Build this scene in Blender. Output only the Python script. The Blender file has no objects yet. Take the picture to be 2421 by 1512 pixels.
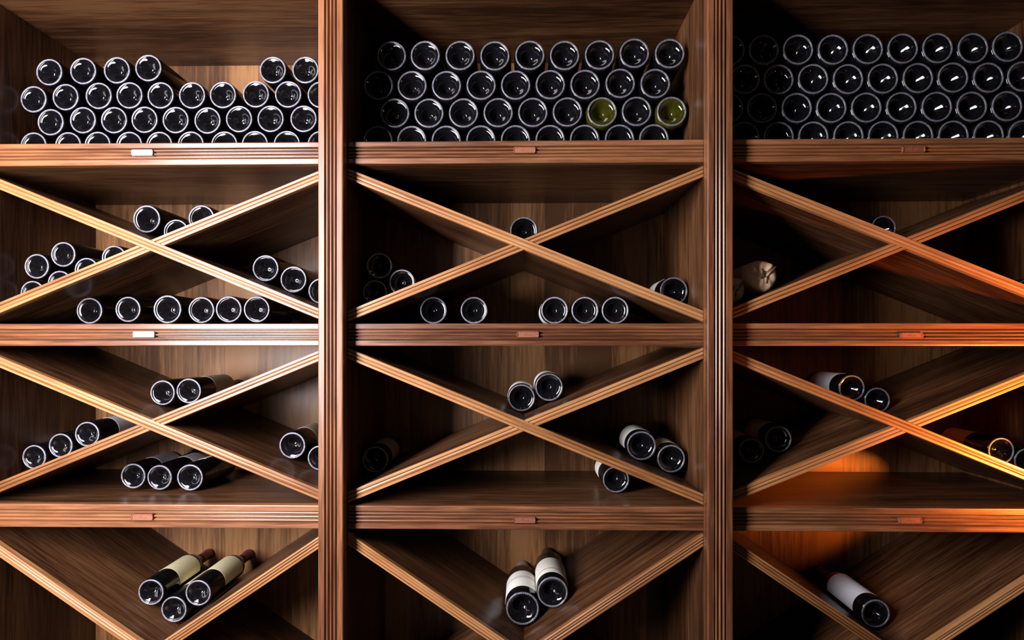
import bpy, bmesh, math, random
from mathutils import Vector, Matrix

S = bpy.context.scene
COL = S.collection
random.seed(7)

# ------------------------------------------------------------------ camera
F = 1320.0                      # focal length in pixels of the 2421x1512 frame
UC, HOR = 1210.5, 816.0         # optical column, horizon row
TH = 0.0172                     # slight yaw to the left
DT = 1.483                      # distance camera -> plane of the shelf trims (y = 0)
ZC = 1.335                      # camera height
cam_d = bpy.data.cameras.new('camera')
cam = bpy.data.objects.new('camera', cam_d)
COL.objects.link(cam)
cam.location = (0, -DT, ZC)
cam.rotation_euler = (math.pi / 2, 0, TH)
cam_d.sensor_width = 36.0
cam_d.lens = 36.0 * F / 2421.0
cam_d.shift_y = (HOR - 756.0) / 2421.0
cam_d.clip_start = 0.02
S.camera = cam


def at(u, v, y):
    """point on the plane at depth y that shows at photo pixel (u, v)"""
    a, b = (u - UC) / F, (HOR - v) / F
    dx = a * math.cos(TH) - math.sin(TH)
    dy = a * math.sin(TH) + math.cos(TH)
    t = (y + DT) / dy
    return dx * t, ZC + b * t, t      # x, z, camera depth


# ------------------------------------------------------------------ materials
def newmat(name):
    m = bpy.data.materials.new(name)
    m.use_nodes = True
    nt = m.node_tree
    return m, nt, nt.nodes['Principled BSDF']


def wood(name, axis, dark, mid, light, rough=0.36, coat=0.25, scale=1.0, spec=0.5, leaf=0.0):
    """lacquered walnut; grain runs along the given local axis"""
    m, nt, b = newmat(name)
    N, L = nt.nodes, nt.links
    tc = N.new('ShaderNodeTexCoord')
    oi = N.new('ShaderNodeObjectInfo')
    off = N.new('ShaderNodeVectorMath'); off.operation = 'SCALE'
    off.inputs[0].default_value = (13.1, 7.7, 9.3)
    L.new(oi.outputs['Random'], off.inputs['Scale'])
    add = N.new('ShaderNodeVectorMath'); add.operation = 'ADD'
    L.new(tc.outputs['Object'], add.inputs[0]); L.new(off.outputs[0], add.inputs[1])
    mp = N.new('ShaderNodeMapping')
    sc = [34.0 * scale] * 3; sc['XYZ'.index(axis)] = 1.6 * scale
    mp.inputs['Scale'].default_value = sc
    L.new(add.outputs[0], mp.inputs['Vector'])
    n1 = N.new('ShaderNodeTexNoise'); n1.inputs['Scale'].default_value = 1.0
    n1.inputs['Detail'].default_value = 6.0; n1.inputs['Roughness'].default_value = 0.62
    n1.inputs['Distortion'].default_value = 0.6
    L.new(mp.outputs[0], n1.inputs['Vector'])
    mp2 = N.new('ShaderNodeMapping')
    sc2 = [170.0 * scale] * 3; sc2['XYZ'.index(axis)] = 9.0 * scale
    mp2.inputs['Scale'].default_value = sc2
    L.new(add.outputs[0], mp2.inputs['Vector'])
    n2 = N.new('ShaderNodeTexNoise'); n2.inputs['Detail'].default_value = 3.0
    n2.inputs['Scale'].default_value = 1.0
    L.new(mp2.outputs[0], n2.inputs['Vector'])
    mp3 = N.new('ShaderNodeMapping')
    sc3 = [5.0] * 3; sc3['XYZ'.index(axis)] = 0.8
    mp3.inputs['Scale'].default_value = sc3
    L.new(add.outputs[0], mp3.inputs['Vector'])
    n3 = N.new('ShaderNodeTexNoise'); n3.inputs['Detail'].default_value = 2.0
    n3.inputs['Scale'].default_value = 1.0
    L.new(mp3.outputs[0], n3.inputs['Vector'])
    mx = N.new('ShaderNodeMath'); mx.operation = 'MULTIPLY_ADD'
    mx.inputs[1].default_value = 0.45
    L.new(n2.outputs['Fac'], mx.inputs[0]); 
    m2 = N.new('ShaderNodeMath'); m2.operation = 'MULTIPLY'; m2.inputs[1].default_value = 0.55
    L.new(n1.outputs['Fac'], m2.inputs[0]); L.new(m2.outputs[0], mx.inputs[2])
    m3 = N.new('ShaderNodeMath'); m3.operation = 'MULTIPLY_ADD'
    m3.inputs[1].default_value = 0.62; 
    L.new(n3.outputs['Fac'], m3.inputs[0])
    m4 = N.new('ShaderNodeMath'); m4.operation = 'SUBTRACT'; m4.inputs[1].default_value = 0.31
    L.new(mx.outputs[0], m4.inputs[0]); L.new(m4.outputs[0], m3.inputs[2])
    if leaf:                             # veneer leaves of slightly different tone side by side
        sx = N.new('ShaderNodeSeparateXYZ'); L.new(add.outputs[0], sx.inputs[0])
        fl_ = N.new('ShaderNodeMath'); fl_.operation = 'MULTIPLY'; fl_.inputs[1].default_value = 8.7
        L.new(sx.outputs['X'], fl_.inputs[0])
        fr = N.new('ShaderNodeMath'); fr.operation = 'FLOOR'; L.new(fl_.outputs[0], fr.inputs[0])
        wn = N.new('ShaderNodeTexWhiteNoise'); wn.noise_dimensions = '1D'; L.new(fr.outputs[0], wn.inputs['W'])
        lm = N.new('ShaderNodeMath'); lm.operation = 'MULTIPLY_ADD'; lm.inputs[1].default_value = 0.22 * leaf; lm.inputs[2].default_value = -0.11 * leaf
        L.new(wn.outputs['Value'], lm.inputs[0])
        la = N.new('ShaderNodeMath'); la.operation = 'ADD'
        L.new(m3.outputs[0], la.inputs[0]); L.new(lm.outputs[0], la.inputs[1]); m3 = la
    cr = N.new('ShaderNodeValToRGB')
    e = cr.color_ramp.elements
    e[0].position = 0.36; e[0].color = (*dark, 1)
    e[1].position = 0.64; e[1].color = (*light, 1)
    k = cr.color_ramp.elements.new(0.50); k.color = (*mid, 1)
    L.new(m3.outputs[0], cr.inputs['Fac'])
    L.new(cr.outputs['Color'], b.inputs['Base Color'])
    mr = N.new('ShaderNodeMapRange')
    mr.inputs['To Min'].default_value = rough - 0.07; mr.inputs['To Max'].default_value = rough + 0.10
    L.new(n2.outputs['Fac'], mr.inputs['Value']); L.new(mr.outputs[0], b.inputs['Roughness'])
    b.inputs['Coat Weight'].default_value = coat
    b.inputs['Coat Roughness'].default_value = 0.22
    b.inputs['Specular IOR Level'].default_value = spec
    bp = N.new('ShaderNodeBump'); bp.inputs['Strength'].default_value = 0.04
    bp.inputs['Distance'].default_value = 0.002
    L.new(n2.outputs['Fac'], bp.inputs['Height']); L.new(bp.outputs[0], b.inputs['Normal'])
    return m


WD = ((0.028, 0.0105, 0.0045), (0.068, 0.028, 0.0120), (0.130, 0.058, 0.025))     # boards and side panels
WB = ((0.085, 0.035, 0.0125), (0.18, 0.080, 0.029), (0.30, 0.145, 0.055))       # back panels
WT = ((0.085, 0.029, 0.012), (0.175, 0.066, 0.027), (0.29, 0.118, 0.048))       # trims and posts
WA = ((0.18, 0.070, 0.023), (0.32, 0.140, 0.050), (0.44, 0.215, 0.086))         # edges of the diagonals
M_PANEL_V = wood('walnut_panel_upright_grain', 'Z', *WD, coat=0.15, spec=0.3)
M_BACK = wood('walnut_back_panel', 'Z', *WB, rough=0.48, coat=0.12, spec=0.28, leaf=1.0)
M_PANEL_H = wood('walnut_board_long_grain', 'X', *WD, coat=0.15, spec=0.3)
M_POST = wood('walnut_post', 'Z', *WT, rough=0.33, coat=0.6)
M_TRIM = wood('walnut_trim', 'X', *WT, rough=0.33, coat=0.6)
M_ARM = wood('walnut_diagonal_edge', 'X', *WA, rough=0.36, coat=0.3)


def simple(name, col, rough=0.4, metal=0.0, noise=0.0, nscale=40.0, spec=0.5, bump=0.0, coat=0.0):
    m, nt, b = newmat(name)
    N, L = nt.nodes, nt.links
    b.inputs['Roughness'].default_value = rough
    b.inputs['Metallic'].default_value = metal
    b.inputs['Specular IOR Level'].default_value = spec
    b.inputs['Coat Weight'].default_value = coat
    tc = N.new('ShaderNodeTexCoord')
    n = N.new('ShaderNodeTexNoise'); n.inputs['Scale'].default_value = nscale
    n.inputs['Detail'].default_value = 4.0
    L.new(tc.outputs['Object'], n.inputs['Vector'])
    cr = N.new('ShaderNodeValToRGB')
    lo = tuple(c * (1 - noise) for c in col); hi = tuple(min(1, c * (1 + noise)) for c in col)
    cr.color_ramp.elements[0].position = 0.3; cr.color_ramp.elements[0].color = (*lo, 1)
    cr.color_ramp.elements[1].position = 0.7; cr.color_ramp.elements[1].color = (*hi, 1)
    L.new(n.outputs['Fac'], cr.inputs['Fac']); L.new(cr.outputs['Color'], b.inputs['Base Color'])
    if bump:
        bp = N.new('ShaderNodeBump'); bp.inputs['Strength'].default_value = bump
        bp.inputs['Distance'].default_value = 0.003
        L.new(n.outputs['Fac'], bp.inputs['Height']); L.new(bp.outputs[0], b.inputs['Normal'])
    return m


M_GLASS = simple('dark_bottle_glass', (0.0035, 0.0035, 0.0045), 0.07, noise=0.3)
M_GLASS_GREEN = simple('green_bottle_glass', (0.026, 0.026, 0.002), 0.08, noise=0.5, nscale=25)
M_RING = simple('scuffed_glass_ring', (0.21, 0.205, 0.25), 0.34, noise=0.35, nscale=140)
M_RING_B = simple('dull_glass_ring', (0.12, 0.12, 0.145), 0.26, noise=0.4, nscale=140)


def label_mat(name, col, bands=()):
    """paper label; bands = darker printed lines across the bottle (position, width along the bottle axis)"""
    m, nt, b = newmat(name)
    N, L = nt.nodes, nt.links
    b.inputs['Roughness'].default_value = 0.55
    tc = N.new('ShaderNodeTexCoord')
    n = N.new('ShaderNodeTexNoise'); n.inputs['Scale'].default_value = 60
    L.new(tc.outputs['Object'], n.inputs['Vector'])
    cr = N.new('ShaderNodeValToRGB')
    cr.color_ramp.elements[0].color = (*[c * 0.86 for c in col], 1)
    cr.color_ramp.elements[1].color = (*col, 1)
    L.new(n.outputs['Fac'], cr.inputs['Fac'])
    out = cr.outputs['Color']
    sp = N.new('ShaderNodeSeparateXYZ'); L.new(tc.outputs['Object'], sp.inputs[0])
    for pos, w in bands:
        s = N.new('ShaderNodeMath'); s.operation = 'SUBTRACT'; s.inputs[1].default_value = pos
        L.new(sp.outputs['Y'], s.inputs[0])
        a = N.new('ShaderNodeMath'); a.operation = 'ABSOLUTE'; L.new(s.outputs[0], a.inputs[0])
        lt = N.new('ShaderNodeMath'); lt.operation = 'LESS_THAN'; lt.inputs[1].default_value = w
        L.new(a.outputs[0], lt.inputs[0])
        mi = N.new('ShaderNodeMix'); mi.data_type = 'RGBA'
        L.new(lt.outputs[0], mi.inputs['Factor'])
        L.new(out, mi.inputs['A']); mi.inputs['B'].default_value = (*[c * 0.42 for c in col], 1)
        out = mi.outputs['Result']
    L.new(out, b.inputs['Base Color'])
    return m


LAB = {
    'cream': label_mat('cream_paper_label', (0.80, 0.74, 0.46)),
    'olive': label_mat('buff_paper_label', (0.50, 0.46, 0.31)),
    'white': label_mat('white_paper_label', (0.86, 0.84, 0.80)),
    'lined': label_mat('white_label_with_dark_lines', (0.86, 0.85, 0.80), ((0.098, 0.0022), (0.106, 0.001))),
    'banded': label_mat('white_label_with_thin_line', (0.86, 0.83, 0.74), ((0.058, 0.0025),)),
    'grey': label_mat('grey_white_paper_label', (0.78, 0.79, 0.86)),
    'mauve': label_mat('dusty_mauve_paper_label', (0.36, 0.26, 0.25)),
}
CAPS = {
    'red': simple('oxblood_foil', (0.11, 0.022, 0.022), 0.35, noise=0.2),
    'brown': simple('dark_brown_foil', (0.045, 0.018, 0.013), 0.3, noise=0.2),
    'silver': simple('silver_grey_foil', (0.42, 0.38, 0.40), 0.35, metal=0.6, noise=0.1),
    'black': simple('black_foil', (0.012, 0.010, 0.010), 0.35, noise=0.2),
}
M_KRAFT = simple('crumpled_kraft_paper', (0.62, 0.44, 0.29), 0.75, noise=0.22, nscale=30, bump=0.4)
M_CREASE_SHADE = simple('painted_crease_shade', (0.09, 0.05, 0.025), 0.8, noise=0.2)  # shade inside the paper folds, painted as a dark tone
M_COPPER = simple('copper_plate', (0.50, 0.20, 0.12), 0.34, metal=0.65, noise=0.15, nscale=200)
M_COPPER_D = simple('copper_plate_relief', (0.62, 0.34, 0.25), 0.4, metal=0.4, noise=0.1, nscale=200)
M_PLATE_SHEEN = simple('plate_painted_reflection', (0.50, 0.46, 0.45), 0.4, noise=0.05, nscale=100)  # pale tone painted in place of a reflection on the copper plates
M_FLOOR = simple('dark_stone_floor', (0.06, 0.05, 0.045), 0.45, noise=0.3, nscale=6)
M_WALL = simple('dark_plaster_wall', (0.10, 0.08, 0.07), 0.8, noise=0.15, nscale=12)


# ------------------------------------------------------------------ mesh helpers
def link(name, me, parent=None, mat=None, loc=(0, 0, 0), rot=(0, 0, 0)):
    o = bpy.data.objects.new(name, me)
    COL.objects.link(o)
    o.location = loc; o.rotation_euler = rot
    if parent: o.parent = parent
    if mat and me and not me.materials: me.materials.append(mat)
    return o


def mesh_from(name, verts, faces, smooth=False):
    me = bpy.data.meshes.new(name)
    me.from_pydata(verts, [], faces)
    bm = bmesh.new(); bm.from_mesh(me)
    bmesh.ops.recalc_face_normals(bm, faces=bm.faces[:])
    bm.to_mesh(me); bm.free()
    if smooth:
        me.polygons.foreach_set('use_smooth', [True] * len(me.polygons))
    return me


def box_me(name, boxes, bevel=0.0):
    bm = bmesh.new()
    for (x0, x1, y0, y1, z0, z1) in boxes:
        b2 = bmesh.new()
        r = bmesh.ops.create_cube(b2, size=1.0)
        for v in b2.verts:
            v.co = Vector(((x0 + x1) / 2 + v.co.x * (x1 - x0), (y0 + y1) / 2 + v.co.y * (y1 - y0), (z0 + z1) / 2 + v.co.z * (z1 - z0)))
        if bevel:
            bmesh.ops.bevel(b2, geom=b2.edges[:], offset=bevel, segments=2, affect='EDGES')
        t = bpy.data.meshes.new('t'); b2.to_mesh(t); b2.free()
        bm.from_mesh(t); bpy.data.meshes.remove(t)
    me = bpy.data.meshes.new(name)
    bmesh.ops.recalc_face_normals(bm, faces=bm.faces[:])
    bm.to_mesh(me); bm.free()
    return me


def reed_profile(w, d, flat, n, edge=0.0025, depth=0.0040):
    """section of a reeded moulding: (across, outward); flat bands beside n rounded reeds"""
    p = [(-w / 2, 0.0)]
    for a in (0, 30, 60, 90):
        A = math.radians(a)
        p.append((-w / 2 + edge * (1 - math.sin(A)) if False else -w / 2 + edge * (1 - math.cos(A)), d - edge * (1 - math.sin(A))))
    r0, r1 = -w / 2 + flat * w, w / 2 - flat * w
    g = min(0.0022, w * 0.05)
    p.append((r0 - g, d)); p.append((r0, d - depth))
    rw = (r1 - r0) / n
    for i in range(n):
        c = r0 + rw * (i + 0.5); h = rw / 2 - g * 0.35
        for a in range(0, 181, 20):
            A = math.radians(180 - a)
            p.append((c + h * math.cos(A), d - depth + (depth - 0.0006) * math.sin(A)))
        if i < n - 1:
            p.append((r0 + rw * (i + 1), d - depth))
    p.append((r1, d - depth)); p.append((r1 + g, d))
    for a in (90, 60, 30, 0):
        A = math.radians(a)
        p.append((w / 2 - edge * (1 - math.cos(A)), d - edge * (1 - math.sin(A))))
    p.append((w / 2, 0.0))
    return p


def extrude_profile(name, prof, s0, s1, place):
    """sweep a section between s0 and s1; place(s, across, outward) -> xyz"""
    n = len(prof)
    v = [place(s0, a, o) for a, o in prof] + [place(s1, a, o) for a, o in prof]
    f = [(i, (i + 1) % n, n + (i + 1) % n, n + i) for i in range(n)]
    f.append(tuple(range(n))); f.append(tuple(range(2 * n - 1, n - 1, -1)))
    return mesh_from(name, v, f)


def lathe(name, prof, seg=48, smooth=True, close=False):
    """revolve (radius, y) points around the local y axis"""
    v, f, rings = [], [], []
    for r, y in prof:
        if r < 1e-6:
            rings.append([len(v)]); v.append((0, y, 0))
        else:
            i0 = len(v); rings.append(list(range(i0, i0 + seg)))
            for k in range(seg):
                a = 2 * math.pi * k / seg
                v.append((r * math.cos(a), y, r * math.sin(a)))
    pairs = list(zip(rings, rings[1:]))
    if close: pairs.append((rings[-1], rings[0]))
    for A, B in pairs:
        for k in range(seg):
            k2 = (k + 1) % seg
            if len(A) == 1 and len(B) == 1: continue
            if len(A) == 1: f.append((A[0], B[k], B[k2]))
            elif len(B) == 1: f.append((A[k], B[0], A[k2]))
            else: f.append((A[k], B[k], B[k2], A[k2]))
    return mesh_from(name, v, f, smooth)


def tag(o, label=None, cat=None, group=None, kind=None):
    if label: o['label'] = label
    if cat: o['category'] = cat
    if group: o['group'] = group
    if kind: o['kind'] = kind


# ------------------------------------------------------------------ the rack
BACK = 0.423
PW, PT = 0.066, 0.058                     # post width, partition thickness
POSTS = [-1.502, -0.496, 0.510, 1.516]
Z1T, Z1B = ZC + 0.544, ZC + 0.484
Z2T, Z2B = ZC + 0.0584, ZC - 0.0017
Z3T, Z3B = ZC - 0.427, ZC - 0.490
ZTOP = ZC + 0.9617
ZB = ZC - 1.175
LEVELS = [(ZTOP, ZTOP + 0.06), (Z1B, Z1T), (Z2B, Z2T), (Z3B, Z3T), (ZB - 0.06, ZB)]
BAYS = [(POSTS[i] + PT / 2, POSTS[i + 1] - PT / 2) for i in range(3)]

rack = link('wine_rack', None)
tag(rack, 'dark walnut wine rack with fluted posts, reeded shelf edges and crossed diagonal dividers', 'wine rack')

for i, x in enumerate(POSTS):
    pan = link('partition_panel', box_me('partition_panel', [(x - PT / 2, x + PT / 2, -0.012, BACK, 0.0, ZTOP + 0.06)]), rack, M_PANEL_V)
    pr = reed_profile(PW, 0.030, 0.28, 3, edge=0.004, depth=0.0085)
    me = extrude_profile('post', pr, 0.0, ZTOP + 0.075, lambda s, a, o, x=x: (x + a, -0.0125 - o, s))
    link('post', me, rack, M_POST)

for b, (x0, x1) in enumerate(BAYS):
    link('back_panel', box_me('back_panel', [(x0, x1, BACK + 0.0005, BACK + 0.014, 0.0, ZTOP + 0.06)]), rack, M_BACK)

PLATES = [[None] * 3, [(337, 361), (1240, 355), (2160, 353)], [(341, 790), (1248, 790), (2155, 793)], [(337, 1221), (1240, 1228), (2152, 1229)], [None] * 3]
for lv, (za, zb) in enumerate(LEVELS):
    for b, (x0, x1) in enumerate(BAYS):
        sh = link('shelf', box_me('shelf', [(x0 + 0.0003, x1 - 0.0003, 0.0205, BACK, za + 0.001, zb)]), rack, M_PANEL_H)
        h = zb - za
        pr = reed_profile(h, 0.020, 0.27, 3, edge=0.003, depth=0.0075)
        tx0, tx1 = x0 + 0.0006, x1 - 0.0006
        me = extrude_profile('shelf_edging', pr, tx0, tx1, lambda s, a, o, zc=(za + zb) / 2: (s, 0.020 - o, zc + a))
        link('shelf_edging', me, sh, M_TRIM)
        p = PLATES[lv][b]
        if p:
            px, pz, _ = at(p[0], p[1], -0.001)
            pw, ph = 0.0575, 0.0155
            pale = (b == 0 and lv in (1, 2))  # plates whose bright reflection is put into the colour
            pl = link('nameplate', box_me('nameplate', [(-pw / 2, pw / 2, -0.0025, 0.004, -ph / 2, ph / 2)], 0.0007), sh, M_PLATE_SHEEN if pale else M_COPPER, (px, 0, pz))
            # raised rim and soft illegible relief, merged in the plate
            bm = bmesh.new(); bm.from_mesh(pl.data)
            rim = 0.0016
            for bx in ((-pw / 2, -pw / 2 + rim, -0.004, -0.002, -ph / 2, ph / 2), (pw / 2 - rim, pw / 2, -0.004, -0.002, -ph / 2, ph / 2),
                       (-pw / 2, pw / 2, -0.004, -0.002, ph / 2 - rim, ph / 2), (-pw / 2, pw / 2, -0.004, -0.002, -ph / 2, -ph / 2 + rim)):
                t = box_me('t', [bx]); bm.from_mesh(t); bpy.data.meshes.remove(t)
            for q in range(5):         # worn, unreadable relief in the middle of the plate
                hh = (0.0022, 0.0032, 0.0018, 0.0028, 0.0020)[q]
                t = box_me('t', [(-0.012 + q * 0.005, -0.0085 + q * 0.005, -0.0032, -0.002, -hh, hh * 0.6)], 0.0003); bm.from_mesh(t); bpy.data.meshes.remove(t)
            bm.to_mesh(pl.data); bm.free()
            tag(pl, 'nameplate with its reflection painted pale' if pale else 'copper nameplate with raised rim')
# plinth below the bottom shelf
for b, (x0, x1) in enumerate(BAYS):
    link('plinth', box_me('plinth', [(x0 + 0.0006, x1 - 0.0006, 0.012, 0.034, 0.0, ZB - 0.0605)], 0.002), rack, M_TRIM)
cr = [(0, 0), (0.0, 0.05), (0.012, 0.052), (0.02, 0.064), (0.045, 0.078), (0.05, 0.09), (0.06, 0.09), (0.06, 0)]
me = extrude_profile('cornice', [(a, o) for a, o in cr], POSTS[0] - 0.05, POSTS[3] + 0.05, lambda s, a, o: (s, 0.02 - o, ZTOP + 0.076 + a))
link('cornice', me, rack, M_TRIM)

# diagonal dividers: one continuous board, the other halved where they meet
ARMT = 0.027
XROWS = [(Z1B - 0.0235, Z2T + 0.0190), (Z2B - 0.0190, Z3T + 0.0195), (Z3B - 0.0255, ZB + 0.022)]
LIMS = [(Z1B, Z2T), (Z2B, Z3T), (Z3B, ZB)]
ARMS = {}


def clip_poly(poly, n, c):
    out = []
    for i in range(len(poly)):
        P, Q = poly[i], poly[(i + 1) % len(poly)]
        dp, dq = P[0] * n[0] + P[1] * n[1] - c, Q[0] * n[0] + Q[1] * n[1] - c
        if dp >= 0: out.append(P)
        if dp * dq < 0:
            t = dp / (dp - dq); out.append((P[0] + t * (Q[0] - P[0]), P[1] + t * (Q[1] - P[1])))
    return out


def prism(name, polys, y0, y1):
    v, f = [], []
    for poly in polys:
        n, k = len(poly), len(v)
        v += [(p[0], y0, p[1]) for p in poly] + [(p[0], y1, p[1]) for p in poly]
        f += [(k + i, k + (i + 1) % n, k + n + (i + 1) % n, k + n + i) for i in range(n)]
        f += [tuple(k + i for i in range(n)), tuple(k + 2 * n - 1 - i for i in range(n))]
    return mesh_from(name, v, f)


for r, (zt, zb) in enumerate(XROWS):
    for b, (x0, x1) in enumerate(BAYS):
        cx, cz = (x0 + x1) / 2, (zt + zb) / 2
        hw, hz = (x1 - x0) / 2, (zt - zb) / 2
        ang = math.atan2(hz, hw)
        ln = math.hypot(hw, hz) + 0.03
        ARMS[(b, r)] = (cx, cz, ang)
        for sgn, name in ((-1, 'divider_board'), (1, 'divider_board')):
            A = ang * sgn                      # direction of the board in x-z
            ca, sa = math.cos(A), math.sin(A)
            lim_t, lim_b = LIMS[r]

            def cut(w):
                """board section in local (along, across), trimmed by bay sides and shelves"""
                poly = [(-ln, -w / 2), (ln, -w / 2), (ln, w / 2), (-ln, w / 2)]
                for nx, nz, c in ((1, 0, x0 + 0.0006 - cx), (-1, 0, -(x1 - 0.0006 - cx)), (0, 1, lim_b + 0.0006 - cz), (0, -1, -(lim_t - 0.0006 - cz))):
                    nl = (nx * ca + nz * sa, -nx * sa + nz * ca)
                    poly = clip_poly(poly, nl, c)
                return poly
            full = cut(ARMT)
            polys = [full]
            B = -A; cb, sb = math.cos(B), math.sin(B)
            nb = (-sb, cb)                      # normal of the crossing board, world
            nl = (nb[0] * ca + nb[1] * sa, -nb[0] * sa + nb[1] * ca)
            if sgn == 1:
                polys = [clip_poly(full, nl, ARMT / 2 + 0.0003), clip_poly(full, (-nl[0], -nl[1]), ARMT / 2 + 0.0003)]
            me = prism('divider_board', polys, 0.0185, BACK)
            rot = (0, -A, 0)
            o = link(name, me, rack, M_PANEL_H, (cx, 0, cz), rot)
            # reeded front edge
            pr = reed_profile(ARMT, 0.0155, 0.30 if r < 2 else 0.22, 1 if r < 2 else 2, edge=0.002, depth=0.0050)
            bm = bmesh.new()
            t = extrude_profile('t', pr, -ln, ln, lambda s, a, oo: (s, 0.0182 - oo, a))
            bm.from_mesh(t); bpy.data.meshes.remove(t)
            for nx, nz, c in ((1, 0, x0 + 0.0006 - cx), (-1, 0, -(x1 - 0.0006 - cx)), (0, 1, lim_b + 0.0006 - cz), (0, -1, -(lim_t - 0.0006 - cz))):
                n3 = Vector((nx * ca + nz * sa, 0, -nx * sa + nz * ca))
                rr = bmesh.ops.bisect_plane(bm, geom=bm.verts[:] + bm.edges[:] + bm.faces[:], plane_co=n3 * c, plane_no=-n3, clear_outer=True)
                ed = [g for g in rr['geom_cut'] if isinstance(g, bmesh.types.BMEdge)]
                if ed: bmesh.ops.edgeloop_fill(bm, edges=ed)
            if sgn == 1:
                keep = bpy.data.meshes.new('k'); bm.to_mesh(keep); bm.free()
                bm = bmesh.new()
                for s2 in (1, -1):
                    b3 = bmesh.new(); b3.from_mesh(keep)
                    n3 = Vector((nl[0], 0, nl[1])) * s2
                    rr = bmesh.ops.bisect_plane(b3, geom=b3.verts[:] + b3.edges[:] + b3.faces[:], plane_co=n3 * (ARMT / 2 + 0.0003), plane_no=-n3, clear_outer=True)
                    ed = [g for g in rr['geom_cut'] if isinstance(g, bmesh.types.BMEdge)]
                    if ed: bmesh.ops.edgeloop_fill(b3, edges=ed)
                    t = bpy.data.meshes.new('t'); b3.to_mesh(t); b3.free()
                    bm.from_mesh(t); bpy.data.meshes.remove(t)
                bpy.data.meshes.remove(keep)
            me2 = bpy.data.meshes.new('divider_edging')
            bmesh.ops.recalc_face_normals(bm, faces=bm.faces[:])
            bm.to_mesh(me2); bm.free()
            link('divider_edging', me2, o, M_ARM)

# ------------------------------------------------------------------ bottles
CACHE = {}


def bottle_profile(R, L, ring, style):
    """outside of a bottle from the middle of the punt round to the lip"""
    pd = {'sparkling': 0.64, 'still': 0.58}[style] * R
    ri = ring - 0.10 * R
    p = []
    for k in range(19):               # bell-shaped punt with a small knob at its top
        t = k / 18.0
        y = pd * (0.5 + 0.5 * math.cos(t * math.pi)) - 0.06 * R * max(0.0, 1 - (t / 0.16) ** 2) ** 2
        p.append((ri * 0.985 * t, y + 0.0022))
    p += [(ri, 0.0015), (ring - 0.05 * R, 0.0), (ring, 0.0006), (ring + 0.5 * (R - ring), 0.0035), (R - 0.0005, 0.009), (R, 0.014)]
    if style == 'sparkling':
        p += [(R, 0.50 * L), (R * 0.985, 0.54 * L), (R * 0.90, 0.60 * L), (R * 0.74, 0.68 * L), (R * 0.56, 0.76 * L), (R * 0.42, 0.84 * L), (R * 0.36, 0.90 * L),
              (R * 0.35, 0.955 * L), (R * 0.40, 0.96 * L), (R * 0.40, 0.975 * L), (R * 0.35, 0.98 * L), (R * 0.35, L), (0, L)]
    else:
        p += [(R, 0.615 * L), (R * 0.985, 0.64 * L), (R * 0.90, 0.672 * L), (R * 0.72, 0.705 * L), (R * 0.52, 0.735 * L), (R * 0.42, 0.77 * L), (R * 0.38, 0.82 * L),
              (R * 0.37, 0.965 * L), (R * 0.41, 0.97 * L), (R * 0.41, 0.99 * L), (R * 0.37, L), (0, L)]
    return p


def torus_prof(rc, w, d, n=14):
    return [(rc + w * math.cos(2 * math.pi * k / n), 0.0 + d * math.sin(2 * math.pi * k / n)) for k in range(n)]


def ring_mesh(ring, R, beaded):
    w = 0.060 * R
    me = lathe('base_ring', torus_prof(ring - w, w, 0.0022), 64, True, True)
    if beaded:
        nb = 42
        bm = bmesh.new(); bm.from_mesh(me)
        for k in range(nb):
            a = 2 * math.pi * k / nb
            b2 = bmesh.ops.create_uvsphere(bm, u_segments=8, v_segments=6, radius=0.0021)
            for v in b2['verts']:
                v.co += Vector(((ring - w * 1.3) * math.cos(a), -0.0014, (ring - w * 1.3) * math.sin(a)))
        bm.to_mesh(me); bm.free()
        me.polygons.foreach_set('use_smooth', [True] * len(me.polygons))
    return me


def label_mesh(R, y0, y1, a0, a1, seg=40):
    """curved strip of paper with thickness, covering angles a0..a1 (degrees, 90 = up)"""
    v, f = [], []
    for rr in (R + 0.0002, R + 0.0007):
        for y in (y0, y1):
            for k in range(seg + 1):
                a = math.radians(a0 + (a1 - a0) * k / seg)
                v.append((rr * math.cos(a), y, rr * math.sin(a)))
    n = seg + 1
    for k in range(seg):
        f.append((k, k + 1, n + k + 1, n + k))
        f.append((2 * n + k, 3 * n + k, 3 * n + k + 1, 2 * n + k + 1))
        f.append((k, 2 * n + k, 2 * n + k + 1, k + 1))
        f.append((n + k, n + k + 1, 3 * n + k + 1, 3 * n + k))
    f.append((0, n, 3 * n, 2 * n)); f.append((seg, 2 * n + seg, 3 * n + seg, n + seg))
    return mesh_from('paper_label', v, f, False)


def cached(key, fn):
    if key not in CACHE: CACHE[key] = fn()
    return CACHE[key]


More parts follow.
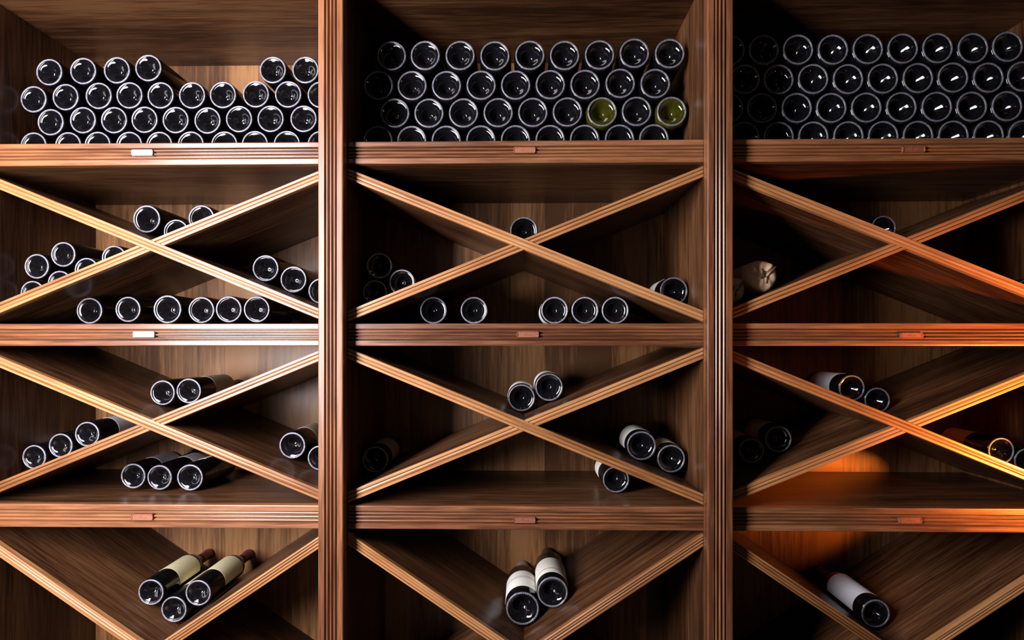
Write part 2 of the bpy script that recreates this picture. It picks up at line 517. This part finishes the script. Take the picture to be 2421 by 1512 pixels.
def make_bottle(x, z, y, R, L, label, group, style='still', green=False, ratio=0.95, paper=None, cap=None, beaded=False, dull=False, tilt=(0, 0), lab=(0.25, 0.57), labang=(-15, 195), name='wine_bottle'):
    R = round(R, 4); ring = R * ratio
    root = link(name, None, None, None, (x, y, z), (tilt[0], random.uniform(0, 6.28) * 0, tilt[1]))
    tag(root, label, 'bottle', group)
    gm = M_GLASS_GREEN if green else M_GLASS
    me = cached(('g', R, L, ratio, style, green), lambda: lathe('glass', bottle_profile(R, L, ring, style)))
    link('glass', me, root, gm)
    me = cached(('r', R, ratio, beaded, dull), lambda: ring_mesh(ring, R, beaded))
    link('base_ring', me, root, M_RING_B if dull else M_RING)
    if paper:
        me = cached(('l', R, L, paper, lab, labang), lambda: label_mesh(R, lab[0] * L, lab[1] * L, *labang))
        link('paper_label', me, root, LAB[paper])
    if cap:
        s = 1.06
        me = cached(('c', R, L, cap), lambda: lathe('foil_capsule', [(R * 0.36, 0.80 * L), (R * 0.40 * s, 0.805 * L), (R * 0.385 * s, 0.86 * L), (R * 0.375 * s, 0.962 * L), (R * 0.415 * s, 0.968 * L), (R * 0.415 * s, 0.99 * L), (R * 0.38 * s, 1.004 * L), (0, 1.004 * L)], 32))
        link('foil_capsule', me, root, CAPS[cap])
    return root


BN = ['left', 'middle', 'right']
ORD = ['first', 'second', 'third', 'fourth', 'fifth', 'sixth', 'seventh', 'eighth', 'ninth', 'tenth']
ROWN = ['top', 'second', 'third', 'lowest']

# pixel centres of the bottle ends on the three upper shelves, row by row
TOPS = {
    0: dict(R=0.0405, ratio=0.955, e=0.132, rows=[
        [(116.9, 168.7), (197, 166), (276.7, 164.3), (351, 158.9), (645.3, 163.6), (722.5, 163.6)],
        [(78.9, 232.7), (155.5, 227.6), (233.7, 224.6), (306.5, 223.5), (380, 223.5), (454.5, 223.5), (527.4, 222.5), (605.3, 220.8), (681.5, 221.2), (758.7, 221.9)],
        [(120.2, 286.9), (196.5, 282.1), (270, 282), (342, 281), (415.6, 281.8), (491, 282.8), (565.6, 279.4), (640, 278.8), (718, 278.8)],
        [(79, 342), (161.6, 341.4), (231.3, 340.4), (305.9, 340.4), (377, 340.4), (451.5, 339.7), (530.8, 339.7), (603, 338.7), (678.5, 338.7), (758.7, 338.7)]]),
    1: dict(R=0.0462, ratio=0.915, e=0.122, rows=[
        [(925.9, 130.1), (1005.6, 129.3), (1088.2, 129.3), (1170.4, 130.1), (1253, 128.9), (1335.2, 129.3), (1417.8, 128), (1500, 123.9), (1583.5, 124.7)],
        [(894.9, 200.3), (974.6, 200.3), (1056, 200.3), (1137.8, 199.5), (1219.6, 199.5), (1301.8, 198.7), (1384, 198.3), (1466.6, 195), (1549.6, 195.8)],
        [(933.7, 265.2), (1015, 266.4), (1096.5, 266.4), (1177.8, 266.4), (1260, 265.2), (1342.2, 265.6), (1422.4, 266.4), (1504.1, 263.1), (1585.9, 264.4)],
        [(893.7, 330.5), (973.8, 332.5), (1055, 332.5), (1137.4, 332.5), (1219, 332.5), (1301, 332.5), (1383, 332.5), (1465.3, 331.7), (1548.3, 330.5)]]),
    2: dict(R=0.0466, ratio=0.915, e=0.112, rows=[
        [(1726, 117.9), (1805.5, 116), (1887, 115.4), (1969.6, 115.4), (2052, 114.1), (2134.6, 113.2), (2217, 112.5), (2301.2, 113.2), (2382, 108.4)],
        [(1759, 185.5), (1840, 187), (1921.8, 186), (2004.2, 186.4), (2086.5, 185.5), (2169.2, 183.9), (2251.9, 182.3), (2334.9, 182.3), (2417, 179.8)],
        [(1724.4, 256.2), (1804.6, 256.8), (1887, 256.2), (1969.3, 256.2), (2052, 255.2), (2134.6, 253.7), (2218, 253), (2301.2, 252.4), (2383.9, 253)],
        [(1757.4, 327), (1839, 327), (1920.9, 327), (2003.6, 327), (2085.9, 327), (2168.3, 325.3), (2252, 324.7), (2334.9, 323.8), (2416.9, 323.8)]]),
}


def settle(items, walls, it=400):
    """nudge circles (x, z, R) apart and off the half-planes (nx, nz, c: keep n.p >= c + R); a light downward pull keeps them resting"""
    P = [[x, z] for x, z, R in items]
    for k in range(it):
        if k < 25:
            for p in P: p[1] -= 0.00010
        for _ in range(3):
            for i in range(len(P)):
                for j in range(i):
                    dx, dz = P[i][0] - P[j][0], P[i][1] - P[j][1]
                    d = math.hypot(dx, dz) or 1e-9
                    ov = items[i][2] + items[j][2] + 0.0004 - d
                    if ov > 0:
                        ux, uz = dx / d * ov / 2, dz / d * ov / 2
                        P[i][0] += ux; P[i][1] += uz; P[j][0] -= ux; P[j][1] -= uz
                for nx, nz, c in walls:
                    s = c + items[i][2] + 0.0003 - (nx * P[i][0] + nz * P[i][1])
                    if s > 0: P[i][0] += nx * s; P[i][1] += nz * s
    return P


DRIFT = []
for b in range(3):
    t = TOPS[b]
    flat = []
    for r, row in enumerate(t['rows']):
        for k, (u, v) in enumerate(row):
            x, z, _ = at(u, v, t['e']); flat.append((x, z, t['R'], r, k, len(row)))
    x0, x1 = BAYS[b]
    walls = [(0, 1, Z1T), (1, 0, x0), (-1, 0, -x1)]
    P = [(f[0], f[1]) for f in flat]
    P = settle([f[:3] for f in flat], walls, 60)
    for (x, z, R, r, k, n), (px, pz) in zip(flat, P):
        DRIFT.append((math.hypot(px - x, pz - z), 'top', b, r, k))
        green = (b == 1 and r == 2 and k in (6, 8))
        if green:
            lab_ = 'pale green glass bottle, %s of the two in the upper shelf of the middle bay' % ('left-hand' if k == 6 else 'right-hand')
        elif b == 0 and r == 0:
            lab_ = ['dark bottle, leftmost of the four on top of the stack, left bay upper shelf', 'dark bottle, second of the four on top of the stack, left bay upper shelf',
                    'dark bottle, third of the four on top of the stack, left bay upper shelf', 'dark bottle, last of the four on the stack beside the gap, left bay upper shelf',
                    'dark bottle on top of the stack, right of the gap, left bay upper shelf', 'dark bottle on top of the stack, half behind the post, left bay upper shelf'][k]
        else:
            lab_ = 'dark bottle, %s from the left in the %s row, upper shelf of the %s bay' % (ORD[k], ROWN[r], BN[b])
        make_bottle(px, pz, t['e'], R, 0.286 if b == 0 else 0.295, lab_, 'bottle ends stacked on the %s upper shelf' % BN[b], 'sparkling' if b else 'still', green, t['ratio'], dull=(b > 0))

# loose bottles in the pockets between the diagonals:
# bay, row, pocket, [(u, v, ring radius in px, label, options)]
T2, T3, T4 = 'upper crossed compartment', 'lower crossed compartment', 'bottom compartment'
PK = [
    (0, 0, 'L', 'six bottles heaped in the left bay under its upper shelf', [
        (87.4, 627.3, 29, 'dark bottle, upper one against the dark side panel, heap of six, left bay', {}),
        (150, 599.1, 29, 'dark bottle, topmost of the heap of six, left bay', {}),
        (205, 635.7, 28.5, 'dark bottle half hidden under the topmost one in the heap of six', {}),
        (141.6, 666.2, 28, 'dark bottle half hidden by the divider, between two others, heap of six', {}),
        (77.2, 690, 28, 'dark bottle lowest in the corner of the heap of six, left bay', {}),
        (270, 607.6, 29, 'dark bottle furthest up the sloping divider in the heap of six', {})]),
    (0, 0, 'T', 'three bottles above the first cross of the left bay', [
        (347.2, 515.5, 32, 'dark bottle, left one of three above the cross, fully visible base, left bay', {}),
        (416.6, 546, 29.5, 'dark bottle, middle one of three above the cross, half hidden, left bay', {}),
        (476.6, 513.8, 31, 'dark bottle, right one of three above the cross, left bay', {})]),
    (0, 0, 'R', 'three bottles beside the post in the left bay', [
        (626, 637.4, 30.5, 'dark bottle, highest of three sliding down the divider beside the post, left bay', {}),
        (691.7, 664.5, 30.5, 'dark bottle, middle of three sliding down the divider beside the post, left bay', {}),
        (757, 691.6, 30, 'dark bottle, lowest of three on the divider, mostly behind the post', {})]),
    (0, 0, 'B', 'six bottles in a row on the second shelf of the left bay', [
        (210, 727.2, 30.5, 'dark bottle, first of six in a row under the cross, left bay', {}),
        (303.1, 728.9, 30, 'dark bottle, second of six in a row under the cross, left bay', {}),
        (396.3, 728.9, 33, 'dark bottle with the widest bright ring, third of six under the cross', {}),
        (476.9, 730.6, 30.5, 'dark bottle, fourth of six in a row under the cross, left bay', {}),
        (540.9, 728.9, 30.5, 'dark bottle, fifth of six in a row under the cross, left bay', {}),
        (607.3, 728.9, 30.5, 'dark bottle, last of six in a row under the cross, left bay', {})]),
    (1, 0, 'L', 'three bottles in a heap in the middle bay', [
        (897, 625.8, 30, 'dark bottle on top of the heap of three, middle bay', {}),
        (950.7, 665, 30, 'dark bottle at the right of the heap of three on the divider', {}),
        (886.6, 688.6, 29, 'dark bottle at the bottom corner of the heap of three, middle bay', {})]),
    (1, 0, 'T', None, [(1238.6, 543.2, 33, 'single dark bottle resting right above the first cross, middle bay', {'dull': True})]),
    (1, 0, 'B', 'five bottles on the second shelf of the middle bay', [
        (1025, 731.1, 32, 'dark bottle, left of the spaced pair on the second shelf, middle bay', {}),
        (1120.8, 731.1, 32, 'dark bottle, right of the spaced pair on the second shelf, middle bay', {}),
        (1311.3, 731.1, 32, 'dark bottle with pale label edge, first of three side by side, middle bay', dict(paper='white', labang=(150, 250), lab=(0.12, 0.5))),
        (1383.1, 731.1, 32, 'dark bottle, centre of three side by side on the second shelf', {}),
        (1454.6, 731.1, 32, 'dark bottle, last of three side by side on the second shelf', {})]),
    (1, 0, 'R', None, [(1592.1, 687.7, 33, 'single dark bottle with pale label edge in the right corner, middle bay', dict(paper='white', labang=(95, 230), lab=(0.2, 0.5), dull=True))]),
    (2, 0, 'T', None, [(2089, 537, 29, 'single black bottle above the first cross, right bay', dict(dull=True))]),
    (2, 0, 'R', None, [(2430, 693, 31, 'black bottle cut by the photo edge beside the golden side panel', dict(dull=True))]),
    (0, 1, 'T', 'two bottles above the second cross of the left bay', [
        (388.5, 928, 29, 'dark bottle without visible label, left of two above the second cross, left bay', {}),
        (442, 922, 29, 'dark bottle with buff label, right of two above the second cross', dict(paper='olive', cap='black', lab=(0.27, 0.66)))]),
    (0, 1, 'L', 'three bottles climbing the divider in the left bay', [
        (81.3, 1077.8, 28.5, 'dark bottle, lowest of three in a line up the divider, left bay', dict(paper='grey', lab=(0.3, 0.6))),
        (144, 1050.7, 28.5, 'dark bottle, middle of three in a line up the divider, left bay', dict(paper='olive', lab=(0.3, 0.6))),
        (206.6, 1023.6, 29, 'dark bottle with grey label, highest of three up the divider', dict(paper='grey', lab=(0.27, 0.64)))]),
    (0, 1, 'B', 'three bottles side by side on the third shelf of the left bay', [
        (317.7, 1122.5, 29, 'dark bottle with grey label, left of three on the third shelf', dict(paper='grey', lab=(0.28, 0.6))),
        (375.3, 1125.8, 29, 'dark bottle with beaded base ring, centre of three on the third shelf', dict(paper='grey', beaded=True, lab=(0.4, 0.62))),
        (449.5, 1126, 30.5, 'dark bottle with white label, right of three on the third shelf', dict(paper='white', lab=(0.26, 0.6), labang=(85, 160)))]),
    (0, 1, 'R', 'two bottles beside the post on the second cross, left bay', [
        (687.6, 1060, 30.5, 'dark bottle with buff label on the divider close to the post', dict(paper='olive', lab=(0.3, 0.62))),
        (753.6, 1088, 29.5, 'dark bottle mostly hidden behind the post under the labelled one', {})]),
    (1, 1, 'T', 'two bottles above the second cross of the middle bay', [
        (1232.8, 940.4, 32, 'dark bottle with white label, lower left of two above the second cross', dict(paper='white', dull=True, lab=(0.10, 0.42))),
        (1297.6, 912.8, 33, 'dark bottle with white label, upper right of two above the second cross', dict(paper='white', dull=True, lab=(0.12, 0.42)))]),
    (1, 1, 'L', None, [(887.5, 1085, 31, 'single dark bottle with dusty mauve label at the left end, middle bay', dict(paper='mauve', dull=True, lab=(0.16, 0.48)))]),
    (1, 1, 'R', 'two bottles in the right corner of the middle bay', [
        (1515.3, 1054, 34, 'dark bottle with bright white label, left of two on the divider, middle bay', dict(paper='white', dull=True, lab=(0.10, 0.38))),
        (1585.5, 1085, 33, 'dark bottle with cream label, right of two against the side panel', dict(paper='olive', dull=True, lab=(0.12, 0.36)))]),
    (1, 1, 'B', None, [(1456.6, 1135.8, 31, 'single dark bottle on the third shelf below the divider, middle bay', dict(paper='white', dull=True, lab=(0.3, 0.55), labang=(100, 200)))]),
    (2, 1, 'T', 'two bottles above the second cross of the right bay', [
        (2013.6, 914.7, 30.5, 'dark bottle with grey-white label, upper of two above the second cross, right bay', dict(paper='grey', dull=True, lab=(0.16, 0.55))),
        (2075, 946, 30, 'black bottle without label, lower of two above the second cross, right bay', dict(dull=True))]),
    (2, 1, 'L', 'two bottles in the dark left corner of the right bay', [
        (1842.3, 1040.5, 31, 'dark bottle with mauve label, right of two in the shadowed corner', dict(paper='mauve', dull=True, lab=(0.16, 0.5))),
        (1778, 1067, 30, 'dark bottle, left of two in the shadowed corner next to the post', dict(paper='mauve', dull=True, lab=(0.16, 0.5)))]),
    (2, 1, 'R', 'two bottles at the right edge on the second cross', [
        (2368.8, 1065.6, 31, 'dark bottle with copper gleaming ring near the right edge, right bay', dict(paper='mauve', lab=(0.3, 0.62))),
        (2425, 1086, 30, 'dark bottle cut by the right photo edge beside the gleaming ring', {})]),
    (0, 2, 'T', 'three bottles in the bottom compartment of the left bay', [
        (357.3, 1396.8, 30.5, 'bottle with cream label and oxblood foil, left of three, bottom left compartment', dict(paper='cream', cap='red', lab=(0.25, 0.60))),
        (469, 1398.5, 30.5, 'bottle with cream label and oxblood foil, right of three on the divider', dict(paper='cream', cap='red', lab=(0.25, 0.60))),
        (411.5, 1437.4, 30, 'dark bottle underneath the two cream labelled bottles', dict(paper='cream', cap='red', lab=(0.28, 0.62)))]),
    (1, 2, 'T', 'two bottles in the bottom compartment of the middle bay', [
        (1234.4, 1442.3, 39, 'bottle with lined white label, silver foil and beaded base, bottom middle compartment', dict(paper='lined', cap='silver', beaded=True, dull=True, lab=(0.12, 0.48))),
        (1301.8, 1401, 36, 'bottle with white label and dark brown foil leaning on its neighbour', dict(paper='banded', cap='brown', dull=True, lab=(0.10, 0.46)))]),
    (2, 2, 'T', None, [(2067, 1452, 33, 'single bottle with plain grey-white label in the bottom right compartment', dict(paper='grey', cap='brown', dull=True, lab=(0.13, 0.58)))]),
]


def pocket_walls(b, r, k):
    cx, cz, a = ARMS[(b, r)]
    x0, x1 = BAYS[b]
    h = ARMT / 2
    up = lambda A: (-math.sin(A), math.cos(A), -math.sin(A) * cx + math.cos(A) * cz + h)     # stay above board at angle A
    dn = lambda A: (math.sin(A), -math.cos(A), math.sin(A) * cx - math.cos(A) * cz + h)
    if k == 'T': return [up(a), up(-a), (0, -1, -LIMS[r][0])]
    if k == 'L': return [up(a), dn(-a), (1, 0, x0)]
    if k == 'R': return [up(-a), dn(a), (-1, 0, -x1)]
    return [dn(a), dn(-a), (0, 1, LIMS[r][1])]


E2 = 0.130
for b, r, k, group, items in PK:
    e = E2 if r < 2 else 0.118
    L = 0.286 if r < 2 else 0.300
    C = []
    for (u, v, rp, lb, op) in items:
        x, z, d = at(u, v, e)
        C.append((x, z, round(rp * d / F / 0.95, 3) + 0.0009 * ('paper' in op)))
    P = settle(C, pocket_walls(b, r, k), 60)
    for (u, v, rp, lb, op), (x, z, R), (px, pz) in zip(items, C, P):
        DRIFT.append((math.hypot(px - x, pz - z), lb))
        make_bottle(px, pz, e, R - 0.0009 * ('paper' in op), L, lb, group, **op)


# paper-wrapped bottles
def wrapped(u, v, rp, e, label, seed):
    x, z, d = at(u, v, e)
    R = rp * d / F
    (x, z), = settle([(x, z, R * 1.06)], pocket_walls(2, 0, 'L'), 60)
    rnd = random.Random(seed)
    nseg = 56
    prof = [(0.0, 0.006), (0.15, 0.001), (0.35, -0.001), (0.6, 0.0), (0.8, 0.003), (0.92, 0.008), (1.0, 0.02), (1.0, 0.07), (0.99, 0.13), (0.97, 0.17), (0.86, 0.20), (0.58, 0.225), (0.48, 0.25), (0.46, 0.28), (0.3, 0.286), (0, 0.287)]
    sides = [1 + 0.07 * rnd.uniform(-1, 1) for _ in range(9)]
    v_, f_, rings = [], [], []
    for i, (rr, y) in enumerate(prof):
        if rr == 0:
            rings.append([len(v_)]); v_.append((0, y, 0)); continue
        rings.append(list(range(len(v_), len(v_) + nseg)))
        for k in range(nseg):
            a = 2 * math.pi * k / nseg
            t = a / (2 * math.pi) * 9
            s = sides[int(t) % 9] * (1 - t % 1) + sides[(int(t) + 1) % 9] * (t % 1)
            yy = y
            if y < 0.01:      # folded end: radiating pleats and one long seam
                yy += 0.0030 * math.sin(7 * a + 3.0 * rr + seed) * rr * (1.1 - rr) * 2.2
                yy -= 0.006 * math.exp(-((a - 0.9) / 0.16) ** 2) * rr
                yy += 0.007 * math.exp(-((a - 2.2) / 0.22) ** 2) * rr * (1.05 - rr)
            v_.append((R * rr * s * math.cos(a), yy, R * rr * s * math.sin(a)))
    for A, B in zip(rings, rings[1:]):
        for k in range(nseg):
            k2 = (k + 1) % nseg
            if len(A) == 1: f_.append((A[0], B[k], B[k2]))
            elif len(B) == 1: f_.append((A[k], B[0], A[k2]))
            else: f_.append((A[k], B[k], B[k2], A[k2]))
    me = mesh_from('paper_wrapped_bottle', v_, f_, True)
    o = link('paper_wrapped_bottle', me, None, M_KRAFT, (x, e, z), (0, 0, 0))
    tag(o, label, 'wrapped bottle', 'paper wrapped bottles in the right bay')
    # thin dark bars along the paper folds, crease shade put into colour
    bm = bmesh.new()
    for pts in ([(-0.15, 0.42), (0.02, 0.18), (0.0, -0.05), (-0.14, -0.18)], [(0.75, 0.55), (0.45, 0.2), (0.2, -0.1), (0.18, -0.5)], [(-0.05, 0.1), (0.12, 0.28)]):
        for (ax, az), (bx, bz) in zip(pts, pts[1:]):
            p, q = Vector((ax * R, 0, az * R)), Vector((bx * R, 0, bz * R))
            m = bmesh.ops.create_cube(bm, size=1.0)
            dv = q - p
            for vv in m['verts']:
                c = vv.co.copy()
                perp = Vector((-dv.z, 0, dv.x)).normalized()
                vv.co = p + dv * (c.x + 0.5) + perp * (c.z * 0.0009) + Vector((0, -0.0012 + c.y * 0.008, 0))
    t = bpy.data.meshes.new('crease_shade'); bm.to_mesh(t); bm.free()
    fo = link('crease_shade', t, o, M_CREASE_SHADE)
    tag(fo, 'painted crease shade on the folded paper end')
    return o


wrapped(1807.7, 656.6, 38, 0.045, 'bottle wrapped in crumpled brown paper, fully visible folded end, right bay', 3)
wrapped(1722, 690, 33, 0.06, 'bottle wrapped in brown paper, mostly hidden behind the post', 8)

# ------------------------------------------------------------------ the room around the rack
fl = link('floor', box_me('floor', [(-3.5, 3.5, -3.5, 0.6, -0.05, 0.0)]), None, M_FLOOR); tag(fl, kind='structure')
wl = link('wall_back', box_me('wall_back', [(-3.5, 3.5, 0.45, 0.6, 0.0005, 3.0)]), None, M_WALL); tag(wl, kind='structure')


# ------------------------------------------------------------------ light
def area(name, loc, target, sx, sy, power, col):
    l = bpy.data.lights.new(name, 'AREA'); l.shape = 'RECTANGLE'; l.size = sx; l.size_y = sy
    l.energy = power; l.color = col
    o = bpy.data.objects.new(name, l); COL.objects.link(o)
    o.location = loc
    o.rotation_euler = (Vector(target) - Vector(loc)).to_track_quat('-Z', 'Y').to_euler()
    return o


area('daylight_lamp', (-1.37, -1.34, ZC + 0.34), (-0.45, 0.2, ZC + 0.14), 0.50, 1.45, 118, (1.0, 0.945, 0.97))
sp = bpy.data.lights.new('amber_lamp', 'SPOT'); sp.energy = 200.0; sp.color = (1.0, 0.27, 0.035); sp.shadow_soft_size = 0.05
sp.spot_size = math.radians(70); sp.spot_blend = 1.0
so = bpy.data.objects.new('amber_lamp', sp); COL.objects.link(so); so.location = (1.80, -0.55, ZC - 0.41)
so.rotation_euler = (Vector((1.35, 0.14, ZC - 0.15)) - so.location).to_track_quat('-Z', 'Y').to_euler()
for i, (lx, ly, lz, e) in enumerate([(0.15, -1.75, ZC + 1.2, 2.5), (-0.5, -1.9, ZC + 1.25, 2.5)]):
    s = bpy.data.lights.new('ceiling_lamp', 'POINT'); s.energy = e; s.color = (1.0, 0.86, 0.72); s.shadow_soft_size = 0.04
    o = bpy.data.objects.new('ceiling_lamp', s); COL.objects.link(o); o.location = (lx, ly, lz)

w = bpy.data.worlds.new('world'); S.world = w; w.use_nodes = True
w.node_tree.nodes['Background'].inputs[0].default_value = (0.55, 0.5, 0.55, 1)
w.node_tree.nodes['Background'].inputs[1].default_value = 0.02

S.view_settings.view_transform = 'Standard'
S.view_settings.look = 'None'
S.view_settings.gamma = 1.0
S.view_settings.use_curve_mapping = False
S.view_settings.exposure = 0.0
S.cycles.use_denoising = True

DRIFT.sort(reverse=True)
for d in DRIFT[:14]: print('drift', d)
